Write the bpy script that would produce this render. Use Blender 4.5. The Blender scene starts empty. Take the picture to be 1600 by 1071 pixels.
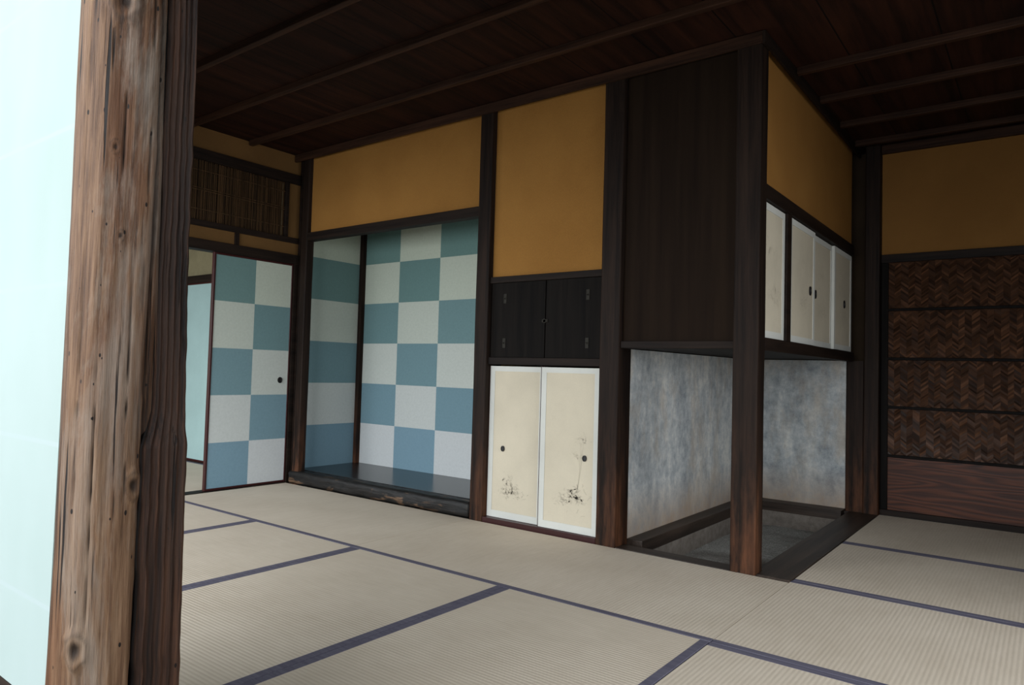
import bpy, bmesh, math, random
from mathutils import Vector, Matrix, noise
random.seed(7)
C = bpy.context.scene.collection

# ------------------------------------------------------------------ materials
def srgb(r, g, b):
    f = lambda c: (c/255/12.92) if c/255 <= .04045 else ((c/255+.055)/1.055)**2.4
    return (f(r), f(g), f(b), 1)
class NT:
    def __init__(s, name, rough=.6, spec=.3):
        s.m = bpy.data.materials.new(name); s.m.use_nodes = True
        s.t = s.m.node_tree; s.b = s.t.nodes['Principled BSDF']
        s.b.inputs['Roughness'].default_value = rough
        s.b.inputs['Specular IOR Level'].default_value = spec
        s.tc = s.n('ShaderNodeTexCoord')
    def n(s, k, **kw):
        x = s.t.nodes.new(k)
        for a, v in kw.items(): setattr(x, a, v)
        return x
    def l(s, a, b): s.t.links.new(a, b)
    def mapping(s, sc, loc=(0,0,0), rot=(0,0,0)):
        m = s.n('ShaderNodeMapping'); m.inputs['Scale'].default_value = sc
        m.inputs['Location'].default_value = loc; m.inputs['Rotation'].default_value = rot
        s.l(s.tc.outputs['Object'], m.inputs['Vector']); return m.outputs[0]
    def noise(s, vec, scale=1, detail=6, rough=.6, dist=0):
        x = s.n('ShaderNodeTexNoise'); x.inputs['Scale'].default_value = scale
        x.inputs['Detail'].default_value = detail; x.inputs['Roughness'].default_value = rough
        x.inputs['Distortion'].default_value = dist; s.l(vec, x.inputs['Vector']); return x.outputs[0]
    def ramp(s, fac, stops):
        r = s.n('ShaderNodeValToRGB'); e = r.color_ramp.elements
        e[0].position, e[0].color = stops[0]; e[1].position, e[1].color = stops[-1]
        for p, c in stops[1:-1]:
            k = e.new(p); k.color = c
        s.l(fac, r.inputs[0]); return r.outputs[0]
    def mix(s, fac, a, b, mode='MIX'):
        m = s.n('ShaderNodeMix', data_type='RGBA', blend_type=mode)
        for sock, v in ((m.inputs[0], fac), (m.inputs[6], a), (m.inputs[7], b)):
            if isinstance(v, (int, float, tuple)): sock.default_value = v
            else: s.l(v, sock)
        return m.outputs[2]
    def math(s, op, a, b=0, clamp=False):
        m = s.n('ShaderNodeMath', operation=op, use_clamp=clamp)
        for i, v in enumerate((a, b)):
            if isinstance(v, (int, float)): m.inputs[i].default_value = v
            else: s.l(v, m.inputs[i])
        return m.outputs[0]
    def sep(s, vec=None):
        x = s.n('ShaderNodeSeparateXYZ'); s.l(vec or s.tc.outputs['Object'], x.inputs[0]); return x.outputs
    def col(s, c):
        if isinstance(c, tuple): s.b.inputs['Base Color'].default_value = c
        else: s.l(c, s.b.inputs['Base Color'])
    def bump(s, h, strength=.3, dist=.01):
        b = s.n('ShaderNodeBump'); b.inputs['Strength'].default_value = strength
        b.inputs['Distance'].default_value = dist; s.l(h, b.inputs['Height'])
        s.l(b.outputs[0], s.b.inputs['Normal'])

def plaster(name, c1, c2, scale=4, rough=.9, fine=.15):
    m = NT(name, rough, .1); v = m.mapping((1,1,1))
    a = m.noise(v, scale, 5); col = m.ramp(a, [(.35, c1), (.65, c2)])
    f = m.noise(v, 260, 3)
    col = m.mix(fine, col, m.ramp(f, [(.4, (0.02,.015,.01,1)), (.6, c2)]))
    m.col(col); m.bump(f, .25, .004); return m.m
def wood(name, dark, light, axis=2, rough=.55, sc=28, wear=None, wear_h=.9, spec=.12, bump=.25):
    m = NT(name, rough, spec); s = [sc, sc, sc]; s[axis] = sc*.045
    v = m.mapping(tuple(s)); a = m.noise(v, 1, 9, .65, .3)
    v2 = m.mapping(tuple(x*5 for x in s)); b = m.noise(v2, 1, 4, .6)
    t = m.math('ADD', m.math('MULTIPLY', a, .7), m.math('MULTIPLY', b, .3))
    col = m.ramp(t, [(.38, dark), (.64, light)])
    if wear:
        z = m.sep()[2]
        g = m.math('SUBTRACT', 1, m.math('DIVIDE', z, wear_h), True)
        p = m.noise(m.mapping((14,14,2.6)), 1, 7, .65)
        g = m.math('MULTIPLY', m.math('POWER', g, 1.5), m.math('MULTIPLY', m.math('SUBTRACT', p, .41), 4, True), True)
        w = m.ramp(t, [(.35, tuple(x*.3 for x in wear[:3])+(1,)), (.64, wear)])
        col = m.mix(g, col, w)
    m.col(col); m.bump(t, bump, .006); return m.m

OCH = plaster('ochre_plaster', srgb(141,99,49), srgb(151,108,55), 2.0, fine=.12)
OCHM = plaster('half_shaded_ochre_plaster', srgb(119,84,43), srgb(129,92,48), 2.0, fine=.12)  # same ochre darkened: the back wall's dimmer light put into the colour
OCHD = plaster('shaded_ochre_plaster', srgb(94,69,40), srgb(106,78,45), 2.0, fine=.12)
PALE = plaster('pale_clay_plaster', srgb(116,108,84), srgb(134,126,98))
DARKP = plaster('dark_clay', srgb(50,40,30), srgb(60,48,36))
POST = wood('dark_post_wood', srgb(18,12,9), srgb(42,30,23), 2, .6, 22, wear=srgb(110,70,47), wear_h=.85)
BEAMX = wood('dark_beam_wood_long', srgb(17,12,10), srgb(38,28,22), 0, .6, 22)
BEAMY = wood('dark_beam_wood_deep', srgb(17,12,10), srgb(38,28,22), 1, .6, 22)
CURBX = wood('curb_wood_long', srgb(28,22,18), srgb(68,55,46), 0, .45, 18, spec=.3)
CURBY = wood('curb_wood_deep', srgb(28,22,18), srgb(68,55,46), 1, .45, 18, spec=.3)
BATX = wood('ceiling_batten_wood', srgb(32,20,14), srgb(64,42,30), 0, .6, 22)
REED = wood('dry_reed', srgb(34,24,15), srgb(84,62,40), 2, .6, 30)
PANEL = wood('smoked_panel_wood', srgb(25,17,12), srgb(37,27,19), 2, .7, 7, spec=.06, bump=.12)
LACQ = wood('black_lacquer_board', srgb(16,17,18), srgb(32,33,34), 0, .24, 10, spec=.5, bump=.04)
BLACKDOOR = wood('black_door_wood', srgb(11,9,8), srgb(24,20,17), 2, .6, 14, spec=.06, bump=.12)
REDLAC = NT('dark_red_lacquer', .35, .4); REDLAC.col(srgb(48,14,14)); REDLAC = REDLAC.m
BLK = NT('black_metal', .4, .4); BLK.col(srgb(22,20,20)); BLK = BLK.m
BRASS = NT('aged_metal', .6, .15); BRASS.col(srgb(40,37,31)); BRASS = BRASS.m
EDGE = wood('tatami_cloth_edge', srgb(84,81,95), srgb(105,102,114), 0, .9, 60, bump=.1)
def grainboard():
    m = NT('red_brown_grained_board', .45, .2)
    a = m.noise(m.mapping((.7,1,6.5),(2.3,0,.4)), 1, 2, .4, .3)
    r = m.math('SINE', m.math('MULTIPLY', a, 95))
    f = m.noise(m.mapping((5,40,130)), 1, 6)
    t = m.math('ADD', m.math('MULTIPLY', m.math('ADD', m.math('MULTIPLY', r, .5), .5), .35), m.math('MULTIPLY', f, .65))
    m.col(m.ramp(t, [(.25, srgb(44,21,12)), (.8, srgb(88,47,27))])); m.bump(t, .2, .003); return m.m
BOARD = grainboard()

def ceiling_mat():
    m = NT('ceiling_boards', .7, .1)
    x = m.sep()[0]
    k = m.math('FLOOR', m.math('DIVIDE', x, .42)); fr = m.math('FRACT', m.math('DIVIDE', x, .42))
    wn = m.n('ShaderNodeTexWhiteNoise', noise_dimensions='1D'); m.l(k, wn.inputs['W'])
    a = m.noise(m.mapping((16,1.1,16)), 1, 8, .65, .4)
    col = m.ramp(a, [(.35, srgb(25,13,8)), (.65, srgb(52,28,18))])
    col = m.mix(m.math('MULTIPLY', wn.outputs[0], .45), col, srgb(18,10,7))
    col = m.mix(m.math('LESS_THAN', fr, .018), col, srgb(13,8,6))
    m.col(col); m.bump(a, .2, .004); return m.m
CEIL = ceiling_mat()
def tatami(name, axis):
    m = NT(name, .7, .3); o = m.sep()
    w = m.math('SINE', m.math('MULTIPLY', o[axis], 2*math.pi/.016))
    w2 = m.math('SINE', m.math('MULTIPLY', o[1-axis], 2*math.pi/.006))
    h = m.math('ADD', m.math('MULTIPLY', w, .6), m.math('MULTIPLY', w2, .2))
    big = m.noise(m.mapping((2,2,2)), 1, 4)
    s = [90, 90, 90]; s[1-axis] = 9
    st = m.noise(m.mapping(tuple(s)), 1, 3)
    t = m.math('ADD', m.math('MULTIPLY', big, .6), m.math('MULTIPLY', st, .4))
    col = m.ramp(t, [(.32, srgb(192,178,159)), (.68, srgb(209,196,178))])
    col = m.mix(m.math('MULTIPLY', m.math('ADD', w, 1), .05), col, srgb(150,138,120))
    m.col(col); m.bump(h, .3, .0015); return m.m
TATX = tatami('rush_mat_long', 0); TATY = tatami('rush_mat_deep', 1)
def greyplaster():
    m = NT('mottled_grey_plaster', .85, .12)
    a = m.noise(m.mapping((4.5,4.5,1.6)), 1, 9, .72, .3); b = m.noise(m.mapping((1,1,1)), 14, 8, .78)
    t = m.math('ADD', m.math('MULTIPLY', a, .55), m.math('MULTIPLY', b, .45))
    col = m.ramp(t, [(.38, srgb(140,146,150)), (.5, srgb(182,186,187)), (.60, srgb(218,217,211))])
    w = m.noise(m.mapping((3,3,1.3),(5,1,7)), 1, 7, .7)
    col = m.mix(m.math('MULTIPLY', m.math('MULTIPLY', m.math('SUBTRACT', w, .52), 8, True), .5), col, srgb(176,160,140))
    z = m.sep()[2]; g = m.math('SUBTRACT', 1, m.math('DIVIDE', z, .3), True)
    g = m.math('MULTIPLY', g, m.math('MULTIPLY', b, 1.5))
    col = m.mix(g, col, srgb(164,138,112))
    m.col(col); m.bump(b, .2, .006); return m.m
GREY = greyplaster()
def gravel():
    m = NT('pit_gravel', .9, .1); v = m.n('ShaderNodeTexVoronoi'); v.inputs['Scale'].default_value = 130
    m.l(m.mapping((1,1,1)), v.inputs['Vector'])
    col = m.ramp(v.outputs['Distance'], [(.1, srgb(184,182,176)), (.75, srgb(132,130,125))])
    p = m.noise(m.mapping((.9,1.3,1)), 1, 2)
    col = m.mix(m.math('MULTIPLY', m.math('SUBTRACT', p, .5), 5, True), col, srgb(80,70,62))
    m.col(col); m.bump(v.outputs['Distance'], -.4, .005); return m.m
GRAV = gravel()
def colattr(name, rough, scale, amt, bump=.1, spec=.15):
    m = NT(name, rough, spec); a = m.n('ShaderNodeAttribute', attribute_name='Col')
    n_ = m.noise(m.mapping(scale), 1, 5)
    m.col(m.mix(amt, a.outputs['Color'], m.ramp(n_, [(.3, (.25,.25,.25,1)), (.7, (1,1,1,1))]), 'MULTIPLY'))
    m.bump(n_, bump, .002); return m.m
PAPER = colattr('checker_paper', .85, (60,60,60), .12)
WEAVE = colattr('woven_bark', .4, (14,14,14), .7, .1, .35)
def fpaper(name, base, amt=.1):
    m = NT(name, .85, .15); n_ = m.noise(m.mapping((3,3,3)), 1, 5)
    f = m.noise(m.mapping((120,120,120)), 1, 2)
    c = m.mix(amt, m.ramp(n_, [(.3, tuple(x*.86 for x in base[:3])+(1,)), (.7, base)]), m.ramp(f, [(.4,(.2,.2,.2,1)),(.6,base)]))
    m.col(c); return m.m
BEIGE = fpaper('aged_beige_paper', srgb(201,191,170), .03); WHITEP = fpaper('white_border_paper', srgb(204,204,197), .02)
PBLUE = fpaper('pale_blue_paper', srgb(150,176,174))
INK = NT('grey_ink', .9, .1); INK.col(srgb(156,149,134)); INK = INK.m
INK2 = NT('faint_ink', .9, .1); INK2.col(srgb(184,175,156)); INK2 = INK2.m
def shojipaper():
    m = NT('white_shoji_paper', .9, .05); z = m.sep()[2]
    f = m.math('FRACT', m.math('DIVIDE', z, .28))
    j = m.math('LESS_THAN', f, .03)
    n_ = m.noise(m.mapping((2.5,2.5,1.2)), 1, 4)
    base = m.ramp(n_, [(.3, srgb(150,163,159)), (.7, srgb(160,171,169))])
    m.col(m.mix(j, base, srgb(158,169,168)))
    tr = m.n('ShaderNodeBsdfTranslucent'); tr.inputs[0].default_value = srgb(205,225,220)
    mx = m.n('ShaderNodeMixShader'); mx.inputs[0].default_value = .3
    out = m.t.nodes['Material Output']
    m.l(m.b.outputs[0], mx.inputs[1]); m.l(tr.outputs[0], mx.inputs[2]); m.l(mx.outputs[0], out.inputs[0]); return m.m
SHOJI = shojipaper()
def logmat(name, straight=False):
    m = NT(name, .6, .16)
    a = m.noise(m.mapping((22,22,.9)), 1, 10, .66, .25)
    fine = m.noise(m.mapping((170,170,6)), 1, 6, .7, .1)
    patch = m.noise(m.mapping((9,9,1.5), (3,1,2)), 1, 9, .7, .4)
    warm = m.noise(m.mapping((6,6,2.0), (9,4,1)), 1, 6, .6, .3)
    t = m.math('ADD', m.math('MULTIPLY', a, .55), m.math('MULTIPLY', fine, .45))
    if straight: c = m.ramp(t, [(.40, srgb(22,13,9)), (.5, srgb(52,33,23)), (.62, srgb(82,54,38))])
    else: c = m.ramp(t, [(.39, srgb(33,23,16)), (.47, srgb(70,49,34)), (.54, srgb(92,68,49)), (.64, srgb(113,89,68))])
    if not straight:
        c = m.mix(m.math('MULTIPLY', m.math('MULTIPLY', m.math('SUBTRACT', warm, .53), 7, True), .4), c, srgb(92,58,36))
    c = m.mix(m.math('MULTIPLY', m.math('MULTIPLY', m.math('SUBTRACT', patch, .52), 8, True), .5), c, srgb(121,112,102) if not straight else srgb(56,40,31))
    c = m.mix(m.math('MULTIPLY', m.math('MULTIPLY', m.math('SUBTRACT', .45, patch), 8, True), .5), c, srgb(48,31,21))
    cr = m.noise(m.mapping((85,85,2.2), (1,7,3)), 1, 3, .5)
    c = m.mix(m.math('MULTIPLY', m.math('SUBTRACT', .37, cr), 22, True), c, srgb(18,11,8))
    at = m.n('ShaderNodeAttribute', attribute_name='Col')
    k = m.sep(at.outputs['Vector'])[0]
    c = m.mix(k, c, srgb(13,8,6))
    vo = m.n('ShaderNodeTexVoronoi'); vo.inputs['Scale'].default_value = 1; m.l(m.mapping((42,42,20)), vo.inputs['Vector'])
    c = m.mix(m.math('LESS_THAN', vo.outputs['Distance'], .09), c, srgb(20,13,9))
    m.col(c)
    h = m.math('ADD', t, m.math('MULTIPLY', m.math('MULTIPLY', m.math('SUBTRACT', .37, cr), 22, True), -.4))
    m.bump(h, .7, .008); return m.m
LOG = logmat('weathered_log'); SLAT = logmat('weathered_jamb', True)
def sillmat():
    m = NT('charred_bark_log', .5, .3)
    p = m.noise(m.mapping((5,14,14)), 1, 4, .55, .6); f = m.noise(m.mapping((12,70,70)), 1, 5)
    c = m.ramp(f, [(.35, srgb(10,10,10)), (.65, srgb(30,27,25))])
    w = m.ramp(f, [(.35, srgb(44,30,20)), (.65, srgb(106,82,62))])
    c = m.mix(m.math('MULTIPLY', m.math('SUBTRACT', p, .57), 12, True), c, w)
    m.col(c); m.bump(f, .5, .006); return m.m
SILL = sillmat()
STONE = plaster('pit_stone', srgb(112,104,96), srgb(136,128,120), 20)
EARTH = plaster('garden_earth', srgb(120,116,100), srgb(150,145,125), 3)

# ------------------------------------------------------------------ builders
W = {}
def bx(bm, x0, x1, y0, y1, z0, z1):
    if x0 > x1: x0, x1 = x1, x0
    if y0 > y1: y0, y1 = y1, y0
    if z0 > z1: z0, z1 = z1, z0
    v = [bm.verts.new(p) for p in ((x0,y0,z0),(x1,y0,z0),(x1,y1,z0),(x0,y1,z0),(x0,y0,z1),(x1,y0,z1),(x1,y1,z1),(x0,y1,z1))]
    for f in ((0,3,2,1),(4,5,6,7),(0,1,5,4),(1,2,6,5),(2,3,7,6),(3,0,4,7)): bm.faces.new([v[i] for i in f])
    return bm
def B(*boxes):
    bm = bmesh.new()
    for b in boxes: bx(bm, *b)
    return bm
def disc(bm, c, axis, r, d, sz=1.0, seg=20):
    """short elliptical drum centred c, pointing along axis"""
    a = Vector(axis).normalized(); up = Vector((0,0,1)); s = a.cross(up).normalized()
    c = Vector(c); rings = []
    for off, k in ((-d/2,1),(d/2,1),(d/2,.72),(d*.1,.62)):
        rings.append([bm.verts.new(c + a*off + (s*math.cos(t)*r*k + up*math.sin(t)*r*sz*k)) for t in [2*math.pi*i/seg for i in range(seg)]])
    for A_, B_ in zip(rings, rings[1:]):
        for i in range(seg): bm.faces.new((A_[i], A_[(i+1)%seg], B_[(i+1)%seg], B_[i]))
    bm.faces.new(rings[-1]); bm.faces.new(rings[0][::-1])
    return bm
def obj(name, bm, mat, parent=None, base=None, bevel=0, smooth=False, normals=True):
    off = W[parent.name] if parent else Vector(base or (0,0,0))
    if normals: bmesh.ops.recalc_face_normals(bm, faces=bm.faces)
    bmesh.ops.translate(bm, verts=bm.verts, vec=-off)
    me = bpy.data.meshes.new(name); bm.to_mesh(me); bm.free()
    for mm in (mat if isinstance(mat, list) else [mat]): me.materials.append(mm)
    o = bpy.data.objects.new(name, me); C.objects.link(o)
    if parent: o.parent = parent
    else: o.location = off
    W[o.name] = off.copy()
    if smooth:
        for p in me.polygons: p.use_smooth = True
    if bevel:
        b = o.modifiers.new('bevel', 'BEVEL'); b.width = bevel; b.segments = 2; b.limit_method = 'ANGLE'
    return o
def struct(name, bm, mat, bevel=0):
    o = obj(name, bm, mat, bevel=bevel); o['kind'] = 'structure'; return o
def tag(o, label, cat, group=None):
    o['label'] = label; o['category'] = cat
    if group: o['group'] = group
    return o
def thing(name, label, cat, loc, group=None):
    o = bpy.data.objects.new(name, None); o.empty_display_size = .1; C.objects.link(o); o.location = loc
    W[o.name] = Vector(loc); return tag(o, label, cat, group)

ZC = 2.63; YW = 3.46
XR = 1.08; YB = 5.65; XL = -4.9
PX0, PX1, PY0, PY1 = -1.80, -1.15, 3.56, 5.46          # the pit opening

# ------------------------------------------------------------------ setting
struct('floor', B((-8,PX0,.5,5.9,-.45,-.05),(PX1,XR+.1,.5,5.9,-.45,-.05),(PX0,PX1,.5,PY0,-.45,-.05),(PX0,PX1,PY1,5.9,-.45,-.05),(PX0,PX1,PY0,PY1,-.45,-.24)), STONE)
struct('ceiling', B((-8.1,XR+.1,.45,5.9,ZC+.035,ZC+.12)), CEIL)
struct('wall_outer_back', B((-8.1,XR+.1,5.78,5.9,-.05,ZC+.03)), DARKP)
struct('wall_outer_left', B((-8.1,-8,.45,5.78,-.05,ZC+.03)), PALE)
struct('wall_right', B((XR,XR+.1,3.4,5.78,-.05,ZC+.03),(XR,XR+.1,.5,3.4,2.05,ZC+.03),(XR,XR+.1,.5,.9,-.05,2.05)), DARKP)
struct('wall_front_upper', B((-8,XR,.44,.52,2.03,ZC+.03)), DARKP)
struct('trim_1', B((-8,XR,.43,.56,1.95,2.03)), BEAMX, .004)
struct('floor_veranda', B((-8,3,-.9,.44,-.16,-.1),(1.2,2.4,.44,5.9,-.16,-.1)), BEAMX)
struct('ground', B((-14,12,-12,12,-.75,-.6)), EARTH)

# alcove
struct('wall_alcove_upper', B((-4.76,-2.92,YW+.035,YW+.09,2.0,ZC+.03)), OCH)
def checker(name, plane, a_edges, z_edges, fixed, parity, parent=None, thick=.03):
    """squares of paper on a wall; plane 'Y' = facing -Y at Y=fixed, 'X' = facing +X at X=fixed"""
    bm = bmesh.new(); lay = bm.loops.layers.float_color.new('Col')
    for i in range(len(a_edges)-1):
        for j in range(len(z_edges)-1):
            a0,a1,z0,z1 = a_edges[i],a_edges[i+1],z_edges[j],z_edges[j+1]
            if plane == 'Y': pts = ((a0,fixed,z0),(a1,fixed,z0),(a1,fixed,z1),(a0,fixed,z1))
            else: pts = ((fixed,a0,z0),(fixed,a1,z0),(fixed,a1,z1),(fixed,a0,z1))
            f = bm.faces.new([bm.verts.new(p) for p in pts])
            v = random.uniform(-.008,.008); t = min(1, j/4.5)  # upper rows greener and darker: warm, weaker room light tinted into the paper
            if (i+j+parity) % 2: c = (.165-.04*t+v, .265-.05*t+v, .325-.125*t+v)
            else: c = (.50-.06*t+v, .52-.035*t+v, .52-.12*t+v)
            for lp in f.loops: lp[lay] = tuple(c)+(1,)
    n0 = len(bm.faces)
    if plane == 'Y': bx(bm, a_edges[0], a_edges[-1], fixed+.001, fixed+thick, z_edges[0], z_edges[-1])
    else: bx(bm, fixed-thick, fixed-.001, a_edges[0], a_edges[-1], z_edges[0], z_edges[-1])
    bm.faces.ensure_lookup_table()
    for f in bm.faces[n0:]:
        for lp in f.loops: lp[lay] = (.1,.09,.08,1)
    if parent is not None: return obj(name, bm, PAPER, parent)
    return struct(name, bm, PAPER)
zr = [.10,.45,.80,1.15,1.50,1.85,2.2,2.5]
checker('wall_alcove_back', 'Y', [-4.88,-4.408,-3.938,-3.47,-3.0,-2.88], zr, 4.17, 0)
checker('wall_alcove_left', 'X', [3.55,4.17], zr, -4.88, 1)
struct('wall_alcove_right', B((-2.88,-2.85,3.62,4.2,0,2.5)), OCH)
struct('ceiling_alcove', B((-4.9,-2.85,3.56,4.2,2.5,2.54)), CEIL)
struct('trim_2', B((-4.74,-2.938,YW,YW+.07,1.945,2.01)), BEAMX, .003)
struct('trim_3', B((-4.879,-4.838,4.128,4.169,.10,2.5)), POST, .002)
o = obj('alcove_floor_board', B((-4.88,-2.88,3.56,4.168,.04,.10)), LACQ, base=(-3.88,3.86,.04), bevel=.003)
tag(o, 'glossy black lacquered floor board of the checkered alcove', 'alcove floor')
bm = bmesh.new(); N, S = 120, 22; rings = []
for i in range(N+1):
    x = -4.84 + (4.84-2.945)*i/N; r = []
    for k in range(S):
        a = 2*math.pi*k/S; ca, sa = math.cos(a), math.sin(a)
        q = (abs(ca)**5+abs(sa)**5)**(-1/5)
        d = 1 + .10*noise.noise(Vector((x*5, ca*1.5, sa*1.5))) + .05*noise.noise(Vector((x*16, ca*3, sa*3)))
        z = .049 + .052*q*sa*d; z = max(z, -.002)
        r.append(bm.verts.new((x, 3.50+.055*q*ca*d, z)))
    rings.append(r)
for A_, B_ in zip(rings, rings[1:]):
    for k in range(S): bm.faces.new((A_[k], A_[(k+1)%S], B_[(k+1)%S], B_[k]))
bm.faces.new(rings[0]); bm.faces.new(rings[-1][::-1])
o = obj('alcove_sill_log', bm, SILL, base=(-3.88,3.5,0), smooth=True)
tag(o, 'blackened rough log with torn bark patches along the alcove front', 'sill log')

# posts
def post(x0, x1, y0, y1, label, z0=-.05, z1=ZC+.03, name='wooden_post'):
    b = ((x0+x1)/2, (y0+y1)/2, z0)
    bm = bmesh.new(); H = 60; R = .007; sd = x0*3.1; rings = []
    cxp, cyp, hx, hy = b[0], b[1], (x1-x0)/2, (y1-y0)/2
    base = []
    for sx, sy in ((-1,-1),(1,-1),(1,1),(-1,1)):
        for q in range(3):
            a = {(-1,-1):math.pi,(1,-1):1.5*math.pi,(1,1):0,(-1,1):.5*math.pi}[(sx,sy)]+q*math.pi/4
            base.append((sx*(hx-R)+R*math.cos(a), sy*(hy-R)+R*math.sin(a)))
    for i in range(H+1):
        z = z0+(z1-z0)*i/H; row = []
        for (px,py) in base:
            d = .0016*noise.noise(Vector((px*9+sd, py*9, z*2.2)))
            row.append(bm.verts.new((cxp+px*(1+d/hx), cyp+py*(1+d/hy), z)))
        rings.append(row)
    for A_, B_ in zip(rings, rings[1:]):
        for k in range(len(A_)): bm.faces.new((A_[k], A_[(k+1)%len(A_)], B_[(k+1)%len(A_)], B_[k]))
    bm.faces.new(rings[0][::-1]); bm.faces.new(rings[-1])
    o = obj(name, bm, POST, base=b)
    return tag(o, label, 'post')
post(-4.82,-4.74,YW,YW+.07, 'slim dark wooden post left of the alcove, beside the checkered sliding door')
post(-2.938,-2.835,YW-.01,YW+.15, 'dark wooden post between the alcove and the low white cabinet')
post(-2.013,-1.89,YW-.01,YW+.14, 'dark wooden post right of the low white cabinet, reddish worn foot')
post(-1.248,-1.122,YW-.02,YW+.085, 'free-standing corner post of the fire pit with pale worn base', z0=0)
post(-1.06,-.963,5.57,5.70, 'dark post at the far end of the fire pit beside the woven wall')
post(-1.18,-1.062,5.585,5.70, 'narrow reddish jamb post against the grey plaster under the cupboard end', z0=0, z1=1.09)

# cabinet bay
struct('wall_cabinet_upper', B((-2.835,-2.013,YW+.035,YW+.09,1.54,ZC+.03)), OCH)
struct('wall_cabinet_back', B((-2.84,-1.97,4.02,4.06,0,1.6),(-2.84,-1.97,YW+.09,4.06,1.56,1.6)), DARKP)
def cupboard():
    t = thing('wall_cupboard', 'small black double-door cupboard with metal hinges under ochre wall', 'cupboard', (-2.405,YW+.1,1.0))
    obj('rail', B((-2.834,-2.014,YW+.01,YW+.06,1.50,1.54)), BEAMX, t, bevel=.002)
    obj('rail', B((-2.834,-2.014,YW+.01,YW+.06,.985,1.03)), BEAMX, t, bevel=.002)
    for s, (a, b) in enumerate(((-2.83,-2.415),(-2.409,-2.017))):
        d = obj('door', B((a,b,YW+.025,YW+.045,1.03,1.50)), BLACKDOOR, t, bevel=.002)
        hx = (-2.72, -2.115)[s]
        for z in (1.12, 1.40):
            bm = B((hx-.011,hx+.011,YW+.021,YW+.026,z-.03,z+.03)); disc(bm, (hx,YW+.022,z), (0,-1,0), .006, .01)
            obj('hinge', bm, BRASS, d)
    bm = B((-2.432,-2.392,YW+.017,YW+.025,1.245,1.262)); disc(bm, (-2.412,YW+.018,1.253), (0,-1,0), .013, .01)
    obj('latch', bm, BRASS, t)
    obj('body', B((-2.83,-2.017,YW+.06,YW+.45,1.03,1.04),(-2.83,-2.017,YW+.44,YW+.45,1.04,1.5)), BLACKDOOR, t)
cupboard()
def stroke(bm, pts, w, plane, d, mi=1):
    for (a0,z0),(a1,z1) in zip(pts, pts[1:]):
        dx, dz = a1-a0, z1-z0; L = math.hypot(dx,dz) or 1e-6; nx, nz = -dz/L*w/2, dx/L*w/2
        q = [(a0-nx,z0-nz),(a1-nx*.7,z1-nz*.7),(a1+nx*.7,z1+nz*.7),(a0+nx,z0+nz)]
        P = [(a,d,z) if plane=='Y' else (d,a,z) for a,z in q]
        bm.faces.new([bm.verts.new(p) for p in P]).material_index = mi
def scribble(bm, cx, cz, r, plane, d, n=26, seed=1, asp=1.0, mi=1, wk=1.0):
    R = random.Random(seed)
    for _ in range(n):
        a, z = cx+R.gauss(0,r), cz+R.gauss(0,r*.55*asp); p = [(a,z)]; th = R.uniform(0,math.pi)
        for _k in range(R.randint(3,7)):
            th += R.uniform(-.9,.9); L = r*.13
            a += math.cos(th)*L; z += math.sin(th)*L*.8; p.append((a,z))
        stroke(bm, p, R.uniform(.0015,.0040)*wk, plane, d, mi)
def low_cabinet():
    t = thing('low_cabinet', 'built-in low cabinet with two white-bordered beige sliding doors', 'cabinet', (-2.405,YW+.1,0))
    obj('track', B((-2.834,-2.014,YW-.005,YW+.08,-.05,.028)), REDLAC, t, bevel=.002)
    for s, (a, b) in enumerate(((-2.83,-2.414),(-2.418,-2.018))):
        y = YW+.035 if s == 0 else YW+.012
        lab = 'left door with small ink rocks near its lower corner' if s == 0 else 'right door with ink trees and rocks'
        bw = .032
        d = obj('sliding_door', B((a,a+bw+.004,y,y+.018,.03,.975),(b-bw,b,y,y+.018,.03,.975),(a+bw+.004,b-bw,y,y+.018,.03,.03+bw+.01),(a+bw+.004,b-bw,y,y+.018,.975-bw,.975)), WHITEP, t)
        d['label'] = lab
        bm = B((a+bw,b-bw,y+.003,y+.016,.03+bw,.975-bw)); yy = y+.0022
        if s == 0:
            scribble(bm, -2.66, .21, .045, 'Y', yy, 40, 3, 1.1, 2, 2); scribble(bm, -2.63, .20, .035, 'Y', yy, 34, 33, 1, 1, .7)
            scribble(bm, -2.67, .28, .018, 'Y', yy, 14, 4, 2, 1, .7); scribble(bm, -2.56, .18, .03, 'Y', yy, 12, 5, 1, 1, .7)
        else:
            scribble(bm, -2.18, .22, .05, 'Y', yy, 46, 71, 1.1, 2, 2.2); scribble(bm, -2.17, .25, .03, 'Y', yy, 26, 7, 1, 1, .6)
            scribble(bm, -2.25, .19, .03, 'Y', yy, 16, 8, 1, 1, .7); scribble(bm, -2.13, .21, .025, 'Y', yy, 18, 9, 1, 1, .7)
            for q in range(3):
                x = -2.16+random.uniform(-.03,.02); p = [(x,.26)]
                for k in range(7): x += random.uniform(-.006,.012); p.append((x,.26+(k+1)*random.uniform(.035,.05)))
                stroke(bm, p, .0014, 'Y', yy, 2)
            scribble(bm, -2.12, .56, .028, 'Y', yy, 22, 11, 1.3, 2, 1.3); scribble(bm, -2.17, .47, .02, 'Y', yy, 14, 12, 1.3, 2, 1.3)
        obj('paper', bm, [BEIGE, INK, INK2], d)
        obj('edge_strip', B((a-.003,a,y-.002,y+.02,.028,.98),(b,b+.003,y-.002,y+.02,.028,.98),(a,b,y-.002,y+.02,.022,.03)), REDLAC, d)
        hx = (-2.715,-2.106)[s]
        obj('handle', disc(bmesh.new(), (hx,y-.001,.46), (0,-1,0), .013, .008, 1.35), BLK, d)
low_cabinet()

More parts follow.
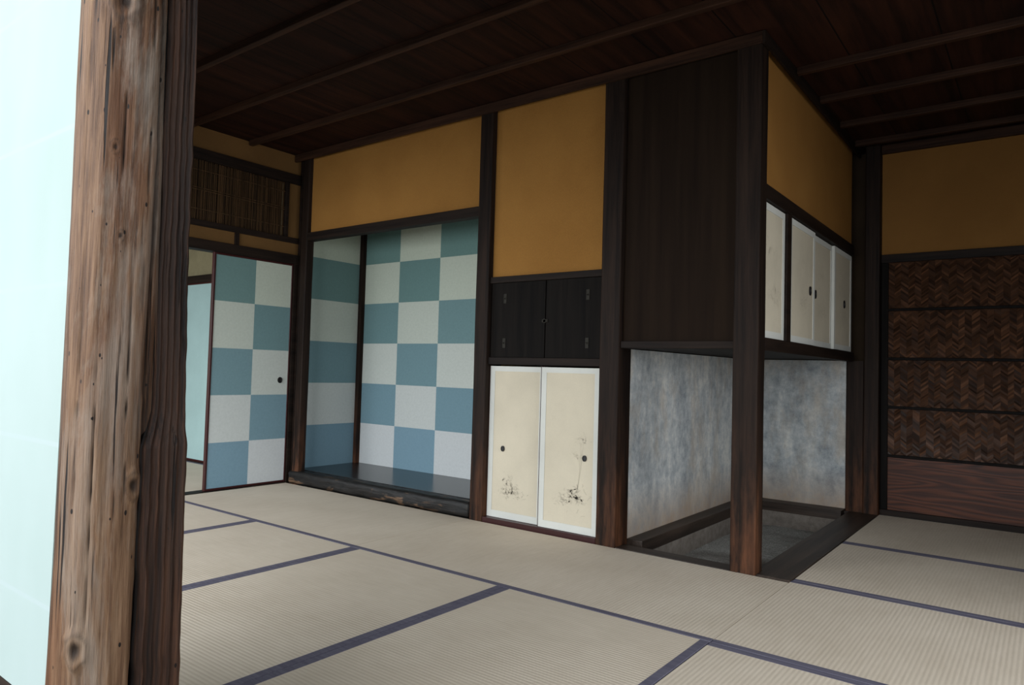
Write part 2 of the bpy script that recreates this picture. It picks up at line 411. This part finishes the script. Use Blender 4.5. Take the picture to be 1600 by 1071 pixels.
# board panel between the two posts, above the pit
t = thing('board_panel', 'tall dark smoked wood panel above the fire pit opening', 'wood panel', (-1.555,YW+.04,1.09))
obj('board', B((-1.888,-1.25,YW+.03,YW+.05,1.13,ZC+.03)), PANEL, t, bevel=.0015)
obj('rail', B((-1.888,-1.25,YW+.005,YW+.12,1.09,1.13)), BEAMX, t, bevel=.003)
YC = YW+.09
def hanging():
    t = thing('hanging_cupboard', 'long hanging cupboard over the fire pit with four small painted doors', 'cupboard', (-1.5,4.5,1.09))
    obj('bottom_board', B((-1.9,-1.19,YW+.145,5.58,1.095,1.13)), BEAMY, t, bevel=.003)
    obj('edge_rail', B((-1.19,-1.125,YC,5.565,1.085,1.15)), BEAMY, t, bevel=.003)
    obj('lintel', B((-1.21,-1.13,YC,5.565,1.855,1.93)), BEAMY, t, bevel=.003)
    obj('divider', B((-1.20,-1.135,3.945,4.025,1.15,1.855)), BEAMY, t, bevel=.003)
    obj('inner_back', B((-1.9,-1.86,YW+.16,5.56,1.13,ZC),(-1.9,-1.2,5.555,5.565,1.13,ZC)), DARKP, t)
    for i, (a, b) in enumerate(((YC+.005,3.945),(4.03,4.555),(4.545,5.06),(5.05,5.562))):
        x = (-1.15,-1.145,-1.163,-1.145)[i]; bw = .036; z0, z1 = 1.155, 1.85
        d = obj('door', B((x-.018,x,a,a+bw,z0,z1),(x-.018,x,b-bw,b,z0,z1),(x-.018,x,a+bw,b-bw,z0,z0+bw),(x-.018,x,a+bw,b-bw,z1-bw,z1)), WHITEP, t)
        bm = B((x-.016,x-.003,a+bw,b-bw,z0+bw,z1-bw))
        scribble(bm, (a+b)/2+.03, 1.38, .05, 'X', x-.0022, 30, 20+i); scribble(bm, (a+b)/2-.04, 1.6, .05, 'X', x-.0022, 16, 30+i)
        obj('paper', bm, [BEIGE, INK2], d)
        if i: obj('handle', disc(bmesh.new(), (x+.001,(0,4.45,4.64,5.34)[i],1.48), (1,0,0), .017, .008, 1.6), BLK, d)
hanging()
struct('wall_cupboard_side', B((-1.21,-1.15,YC,5.57,1.93,ZC+.03)), OCH)
struct('wall_pit_left', B((-1.96,-1.9,YW+.14,5.66,-.05,1.09)), GREY)
struct('wall_pit_back', B((-1.9,-1.10,5.6,5.66,-.05,1.09)), GREY)
# pit
t = thing('fire_pit_curb', 'dark polished timber curb boards round the sunken gravel fire pit', 'timber curb', (-1.5,4.5,-.05))
obj('side_board', B((-1.12,-.965,YW,5.565,-.05,.004),(PX1,-1.12,YC,5.565,-.05,.004)), CURBY, t)
obj('side_board', B((-1.9,PX0,YW+.145,5.6,-.05,.02)), CURBY, t, bevel=.004)
obj('end_board', B((-1.888,-1.25,YW-.01,PY0,-.05,.0)), CURBX, t, bevel=.004)
obj('end_board', B((PX0,PX1-.03,PY1,5.598,-.05,.015),(PX1-.03,-1.062,5.566,5.584,-.05,.003)), CURBX, t)
bm = bmesh.new(); nx, ny = 46, 130
g = [[bm.verts.new((PX0+(PX1-PX0)*i/nx, PY0+(PY1-PY0)*j/ny, -.16+.003*noise.noise(Vector((i*.9,j*.9,0)))+.006*noise.noise(Vector((i*.1,j*.1,3))))) for j in range(ny+1)] for i in range(nx+1)]
for i in range(nx):
    for j in range(ny): bm.faces.new((g[i][j], g[i+1][j], g[i+1][j+1], g[i][j+1]))
o = obj('gravel', bm, GRAV, base=(-1.5,4.5,-.2)); tag(o, 'grey gravel bed filling the bottom of the fire pit', 'gravel'); o['kind'] = 'stuff'

# right room back wall
XB = -.962
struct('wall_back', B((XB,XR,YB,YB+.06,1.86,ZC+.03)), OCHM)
struct('wall_back_lower', B((XB,XR,YB+.03,YB+.09,-.05,1.86)), DARKP)
struct('trim_4', B((XB,XR,YB-.02,YB+.05,1.80,1.86)), BEAMX, .003)
struct('trim_5', B((XB,XR,YB-.03,YB+.03,-.05,.04)), BEAMX, .003)
t = thing('woven_wall_panel', 'dark woven bark wall panel in zigzag pattern with battens and bottom board', 'wall panel', (.08,YB,.04))
zs = [.42,.765,1.11,1.46,1.80]
for z0, z1 in zip(zs, zs[1:]):
    bm = bmesh.new(); lay = bm.loops.layers.float_color.new('Col'); h = .0145; x = -.92; c = 0
    while x < XR-.01:
        w = .040*random.uniform(.8,1.2)
        x1 = min(x+w, XR-.005); sg = 1 if c % 2 else -1; k = z0-w-h-random.uniform(0,.01)
        while k < z1+w:
            hh = h*random.uniform(.75,1.25)
            za, zb = (k, k+sg*(x1-x)*.8)
            q = [(x,za),(x1,zb),(x1,zb+hh),(x,za+hh)]
            q = [(a, min(max(b,z0),z1)) for a,b in q]
            if max(b for a,b in q)-min(b for a,b in q) > 1e-4:
                tw = random.uniform(-.002,.002)
                ys = [YB-.008+tw, YB-.008-tw, YB-.003-tw, YB-.003+tw]
                f = bm.faces.new([bm.verts.new((a, y, b)) for (a,b), y in zip(q, ys)])
                s = random.choice((.45,.6,.75,.9,1.0,1.05,1.7)) * (1.1 if sg > 0 else .9)
                cc = (.076*s, .033*s, .016*s, 1)
                for lp in f.loops: lp[lay] = cc
            k += hh
        x = x1; c += 1
    bx(bm, -.92, XR-.005, YB+.001, YB+.01, z0, z1)
    for f in list(bm.faces)[-6:]:
        for lp in f.loops: lp[lay] = (.006,.004,.003,1)
    obj('woven_section', bm, WEAVE, t, normals=False)
for z in (.42,.765,1.11,1.46):
    obj('batten', B((-.92,XR-.005,YB-.018,YB+.01,z-.010,z+.010)), BLACKDOOR, t, bevel=.003)
obj('bottom_board', B((-.92,XR-.005,YB-.005,YB+.02,.04,.41)), BOARD, t)
obj('side_batten', B((-.96,-.915,YB-.018,YB+.02,.04,1.80)), BLACKDOOR, t, bevel=.003)

# cornices under the ceiling
struct('trim_6', B((XL,-1.12,YW-.03,YW-.011,ZC-.03,ZC+.03)), BATX, .002)
struct('trim_7', B((-1.12,-1.105,YW-.03,YB,ZC-.035,ZC+.03)), BEAMY, .002)
struct('trim_8', B((XB,XR,YB-.03,YB-.002,ZC-.035,ZC+.03)), BATX, .002)

# ceiling battens
ys = [.6,1.08,1.57,2.055,2.54,3.03,3.98,4.47,4.99,5.45]
for i, y in enumerate(ys):
    x0 = XL if y < 3.4 else -1.104
    o = obj('ceiling_batten', B((x0,XR,y-.018,y+.018,ZC-.004,ZC+.036)), BATX, base=((x0+XR)/2,y,ZC), bevel=.004)
    if y < 3.4:
        k = ['sixth','fifth','fourth','third','second','first'][i]
        lab = f'thin brown ceiling batten, {k} one out from the ochre wall above the alcove'
    else:
        k = ['first','second','third','last'][i-6]
        lab = f'thin brown batten on the right ceiling, {k} one counted back from the corner post'
    tag(o, lab, 'ceiling batten', 'ceiling battens')

# ------------------------------------------------------------------ left wall (X = XL)
YE = YW+.07
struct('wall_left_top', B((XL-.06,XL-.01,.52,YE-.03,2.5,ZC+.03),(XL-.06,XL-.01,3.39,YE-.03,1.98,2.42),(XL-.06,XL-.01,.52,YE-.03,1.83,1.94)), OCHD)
struct('trim_9', B((XL-.07,XL+.01,.5,YE-.03,2.42,2.5)), BEAMY, .004)
struct('trim_10', B((XL-.07,XL+.005,.5,YE-.03,1.935,1.98)), BEAMY, .003)
struct('trim_11', B((XL-.08,XL+.02,.5,YE-.03,1.765,1.84)), BEAMY, .003)
struct('trim_12', B((XL-.08,XL+.028,.5,YW-.002,-.05,.003)), BEAMY, .002)
struct('trim_13', B((XL-.05,XL+.004,2.93,2.965,1.84,1.935)), POST, .002)
struct('trim_18', B((XL-.06,XL+.022,YE-.03,YE+.02,-.05,ZC+.03),(XL-.06,XL+.012,YW,YE-.03,-.05,1.765)), BEAMY)
t = thing('reed_transom', 'dark reed lattice transom above the checkered sliding door', 'transom', (XL-.03,2,1.98))
bm = bmesh.new(); y = .56
while y < 3.36:
    r = random.uniform(.002,.0035); j = random.uniform(-.002,.002)
    bx(bm, XL-.022-r, XL-.022+r, y-r+j, y+r+j, 1.98, 2.42); y += random.choice((.010,.012,.016))
obj('reed_screen', bm, REED, t)
for z in (2.06,2.2,2.215,2.345):
    obj('cross_reed', B((XL-.018,XL-.011,.52,3.36,z-.003,z+.003)), REED, t)
obj('backing', B((XL-.06,XL-.05,.52,3.36,1.98,2.42)), DARKP, t)
for y in (1.9,3.375):
    obj('side_frame', B((XL-.05,XL+.006,y-.014,y+.014,1.98,2.42)), BEAMY, t, bevel=.002)
# checkered sliding door
t = thing('checkered_sliding_door', 'blue and white checkered sliding door left of the alcove', 'sliding door', (XL-.02,3.12,.003))
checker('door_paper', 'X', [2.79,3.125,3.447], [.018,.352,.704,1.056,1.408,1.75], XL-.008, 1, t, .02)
obj('door_frame', B((XL-.032,XL-.002,2.775,2.79,.003,1.765),(XL-.032,XL-.002,3.447,3.457,.003,1.765),(XL-.032,XL-.002,2.79,3.447,.003,.018),(XL-.032,XL-.002,2.79,3.447,1.75,1.765)), REDLAC, t, bevel=.002)
obj('handle', disc(bmesh.new(), (XL-.006,3.376,.82), (1,0,0), .02, .012, 1.2), BLK, t)
# adjoining room
struct('wall_side_room', B((-8,XL-.09,3.57,3.62,1.78,ZC+.03)), PALE)
struct('trim_15', B((-8,XL-.09,3.53,3.60,1.71,1.78)), BEAMX, .003)
struct('trim_16', B((-8,XL-.09,3.53,3.60,-.05,.004)), BEAMX, .003)
struct('wall_side_room_inner', B((XL-.09,XL-.061,YW,5.78,-.05,ZC+.03),(XL-.06,-4.882,4.21,5.78,-.05,ZC+.03)), DARKP)
for i, (a, b, lab) in enumerate(((-6.02,-5.0,'pale blue sliding door in the next room, nearer the checkered door'),(-7.05,-6.0,'pale blue sliding door seen through the gap left of the checkered door'))):
    t = thing('plain_sliding_door', lab, 'sliding door', ((a+b)/2,3.56,.004))
    y = 3.552 if i else 3.575
    obj('door_paper', B((a+.015,b-.015,y,y+.016,.02,1.70)), PBLUE, t)
    obj('door_frame', B((a,a+.015,y-.004,y+.02,.004,1.71),(b-.015,b,y-.004,y+.02,.004,1.71),(a+.015,b-.015,y-.004,y+.02,.004,.02),(a+.015,b-.015,y-.004,y+.02,1.695,1.71)), REDLAC, t)

# ------------------------------------------------------------------ tatami
def mat(x0, x1, y0, y1, lab):
    g = .0015; x0+=g; x1-=g; y0+=g; y1-=g; b = .034
    longx = (x1-x0) > (y1-y0)
    t = thing('tatami_mat', lab, 'mat', ((x0+x1)/2,(y0+y1)/2,-.05), 'tatami mats on the floor')
    if longx:
        obj('rush_surface', B((x0,x1,y0+b,y1-b,-.05,-.001)), TATX, t)
        obj('cloth_edge', B((x0,x1,y0,y0+b,-.05,.0)), EDGE, t, bevel=.002); obj('cloth_edge', B((x0,x1,y1-b,y1,-.05,.0)), EDGE, t, bevel=.002)
    else:
        obj('rush_surface', B((x0+b,x1-b,y0,y1,-.05,-.001)), TATY, t)
        obj('cloth_edge', B((x0,x0+b,y0,y1,-.05,.0)), EDGE, t, bevel=.002); obj('cloth_edge', B((x1-b,x1,y0,y1,-.05,.0)), EDGE, t, bevel=.002)
def wallmat(x0, x1, y0, y1, lab):
    """mat whose far cloth edge is tucked under the sill, so only the near edge shows"""
    g = .0015; x0+=g; x1-=g; y0+=g; b = .034
    t = thing('tatami_mat', lab, 'mat', ((x0+x1)/2,(y0+y1)/2,-.05), 'tatami mats on the floor')
    obj('rush_surface', B((x0,x1,y0+b,y1,-.05,-.001)), TATX, t)
    obj('cloth_edge', B((x0,x1,y0,y0+b,-.05,.0)), EDGE, t, bevel=.002)
Y1 = 2.485; Y0 = .70
wallmat(XL+.03,-2.93,Y1,YW-.018, 'beige tatami mat lying along the front of the alcove')
wallmat(-2.93,-.965,Y1,YW-.022, 'beige tatami mat along the white cabinet and the pit front')
xs = [XL+.03,-3.82,-2.886,-1.905,-.967]
nm = ['small slice of tatami mat beside the checkered door, left of the others',
      'tatami mat second from the checkered door, its edge pointing at the alcove',
      'tatami mat with dark cloth edges right of the foreground log post',
      'large ribbed tatami mat at the bottom centre of the room']
for a, b, l in zip(xs, xs[1:], nm): mat(a, b, Y0, Y1, l)
mat(-.965,XR,Y1,3.49, 'tatami mat right of the thin joint in front of the corner post')
mat(-.965,XR,1.525,Y1, 'tatami mat at the bottom right, nearest the viewer')
mat(-.965,XR,Y0,1.525, 'tatami mat by the veranda edge, out of the picture below')
mat(-.962,XR,3.49,4.51, 'tatami mat beside the fire pit, second from the woven wall')
wallmat(-.962,XR,4.51,5.618, 'tatami mat directly in front of the woven wall')
mat(-7.0,-4.99,2.56,3.52, 'tatami mat of the next room in front of the pale blue door')
mat(-7.0,-4.99,1.56,2.56, 'tatami mat of the next room nearer the veranda')
struct('trim_17', B((-8,XR,.45,.698,-.06,-.045)), BEAMX, .003)

# ------------------------------------------------------------------ foreground log post and jamb, shoji
t = thing('log_post', 'weathered round log post with knots and cracks in the left foreground', 'post', (-1.32,.563,-.045))
cx, cy, R0 = -1.318, .563, .0712
knots = [(-28,1.565,.017),(12,.735,.012),(-50,.47,.014),(-32,1.31,.006),(-20,1.16,.005)]
bm = bmesh.new(); lay = bm.verts.layers.float_color.new('Col'); SEG, H = 170, 560; rings = []
z0, z1 = -.045, 1.95
cracks = [(25,.060,.7),(-2,.014,1.1),(-40,.013,1.5),(12,.012,2.2),(-66,.014,.9),(-22,.010,3.3)]
for i in range(H+1):
    z = z0+(z1-z0)*i/H; r = []
    for k in range(SEG):
        a = 2*math.pi*k/SEG; ca, sa = math.cos(a), math.sin(a)
        rr = R0*(1-.015*(z-.95)) + .005*noise.noise(Vector((ca*1.6,sa*1.6,z*1.6))) + .0025*noise.noise(Vector((ca*5,sa*5,z*3))) + .0008*noise.noise(Vector((ca*14,sa*14,z*14)))
        gv = noise.noise(Vector((ca*8, sa*8, z*1.1))); rr += .0012*gv
        dark = 0
        for n_, (cd, cw, sd) in enumerate(cracks):
            ac = math.radians(cd)+.06*noise.noise(Vector((sd,0,z*2.2)))+.02*noise.noise(Vector((sd,4,z*14))); d = abs((a-ac+math.pi)%(2*math.pi)-math.pi)
            cr = max(0, 1-d/cw)*max(0, min(1, (1.6 if n_==0 else -.1)+3*noise.noise(Vector((3,sd,z*1.7)))))
            if n_ == 0: cr = min(1, cr*1.7)
            rr -= (.012 if n_==0 else .006)*cr; dark = max(dark, cr)
        for (ka,kz,kr) in knots:
            da = ((a-math.radians(ka)+math.pi)%(2*math.pi)-math.pi)*R0; dz = (z-kz)*.6; q = math.hypot(da,dz)/kr
            q *= 1+.25*noise.noise(Vector((da*90,dz*90,kz)))
            if q < 3:
                rr += .004*math.exp(-(q-1)**2*3)*(kr/.015) - .003*math.exp(-q*q*6)
                dark = max(dark, .85*math.exp(-(q/.6)**4), .4*math.exp(-((q-1.2)*6)**2))
        v = bm.verts.new((cx+ca*rr, cy+sa*rr, z)); v[lay] = (min(1,dark),0,0,1); r.append(v)
    rings.append(r)
for A_, B_ in zip(rings, rings[1:]):
    for k in range(SEG): bm.faces.new((A_[k], A_[(k+1)%SEG], B_[(k+1)%SEG], B_[k]))
bm.faces.new(rings[0][::-1]); bm.faces.new(rings[-1])
obj('log', bm, LOG, t, smooth=True)
bm = bmesh.new(); lay = bm.verts.layers.float_color.new('Col'); rings = []; H = 420
for i in range(H+1):
    z = z0+(z1-z0)*i/H
    e = .004*noise.noise(Vector((0,5,z*5)))+.002*noise.noise(Vector((0,9,z*25)))
    # ragged step: below mid-height the strip is wider towards the log
    st = max(0, min(1, (.86-z)*16)); nib = -.020*st + .008*st*noise.noise(Vector((1,1,z*12)))
    out = .012*st
    e2 = .0035*noise.noise(Vector((4,5,z*3)))+.002*noise.noise(Vector((4,9,z*26)))
    outline = []
    x0,x1,ya,yb = -1.335,-1.262+out,.604-.006*(z-.95)+e+nib,.669-.014*(z-.95)+e2
    for q in range(18): outline.append((x1+.0020*math.sin(q*2.1+.5*noise.noise(Vector((q*.3,0,z*1.0))))+.0015*noise.noise(Vector((q*.8,2,z*3.0)))-(out*1.0+.006 if q==0 else 0), ya+(yb-ya)*q/17))
    outline += [(x0,yb),(x0,ya)]
    row = []
    for q,(x,y) in enumerate(outline):
        v = bm.verts.new((x,y,z)); dk = 1.0 if q in (0,1) else (.8*max(0,min(1,.45+2*noise.noise(Vector((q,1,z*1.4))))) if q % 3 == 0 else 0); v[lay] = (dk,0,0,1); row.append(v)
    rings.append(row)
for A_, B_ in zip(rings, rings[1:]):
    n_ = len(A_)
    for k in range(n_): bm.faces.new((A_[k], A_[(k+1)%n_], B_[(k+1)%n_], B_[k]))
bm.faces.new(rings[0][::-1]); bm.faces.new(rings[-1])
o = obj('jamb_strip', bm, SLAT, t); o['label'] = 'darker squared strip with a ragged edge on the right side of the log'

t = thing('shoji_screen', 'bright white paper shoji screen left of the foreground log post', 'shoji screen', (-1.85,.5,-.045))
sx0, sx1, sy = -2.36, -1.357, .500
obj('paper', B((sx0+.01,sx1,sy,sy+.0015,.35,1.91)), SHOJI, t)
for q in ((sx0,sx0+.03,sy+.002,sy+.025,-.045,1.95),(-1.425,-1.40,sy+.002,sy+.025,-.045,1.95)): obj('stile', B(q), BEAMX, t)
for q in ((sx0+.03,-1.425,sy+.002,sy+.025,1.91,1.95),(sx0+.03,-1.385,sy-.002,sy+.001,.30,.35),(sx0+.03,-1.425,sy+.002,sy+.025,-.045,.03)): obj('rail', B(q), BEAMX, t)
bm = bmesh.new()
for k in range(1,4): x = sx0+.03+(sx1-sx0-.06)*k/4; bx(bm, x-.003,x+.003,sy+.003,sy+.018,.35,1.91)
for k in range(1,9): z = .35+1.56*k/9; bx(bm, sx0+.03,-1.425,sy+.005,sy+.018,z-.003,z+.003)
obj('lattice', bm, BATX, t)
obj('lower_board', B((sx0+.03,-1.39,sy+.004,sy+.012,.03,.33)), BEAMX, t)

# ------------------------------------------------------------------ light
def area(name, loc, rot, sx, sy_, power, col):
    l = bpy.data.lights.new(name, 'AREA'); l.shape = 'RECTANGLE'; l.size = sx; l.size_y = sy_; l.energy = power; l.color = col
    o = bpy.data.objects.new(name, l); C.objects.link(o); o.location = loc; o.rotation_euler = rot; return o
area('garden_daylight', (-2.2,-2.6,2.1), (math.radians(78),0,0), 6.8, 3.4, 590, (.92,.962,1))
area('side_daylight', (3.0,2.1,1.5), (math.radians(86),0,math.radians(84)), 3.0, 2.4, 115, (.95,.975,1))
area('side_room_daylight', (-6.4,.1,1.1), (math.radians(90),0,0), 2.2, 1.5, 42, (.92,.962,1))
w = bpy.data.worlds.new('sky'); bpy.context.scene.world = w; w.use_nodes = True
w.node_tree.nodes['Background'].inputs[0].default_value = (.83,.92,1,1)
w.node_tree.nodes['Background'].inputs[1].default_value = 1.1

# ------------------------------------------------------------------ camera
cam = bpy.data.cameras.new('camera'); co = bpy.data.objects.new('camera', cam); C.objects.link(co)
r = Vector((.7954,.6054,.0284)); u = Vector((.0014,-.0487,.9987))
r.normalize(); b = r.cross(u).normalized(); u = b.cross(r)
m = Matrix((r,u,b)).transposed().to_4x4(); m.translation = Vector((0,0,.95)); co.matrix_world = m
cam.sensor_width = 36; cam.lens = 36*1101/1600; cam.clip_start = .02
bpy.context.scene.camera = co
bpy.context.scene.view_settings.view_transform = 'Standard'
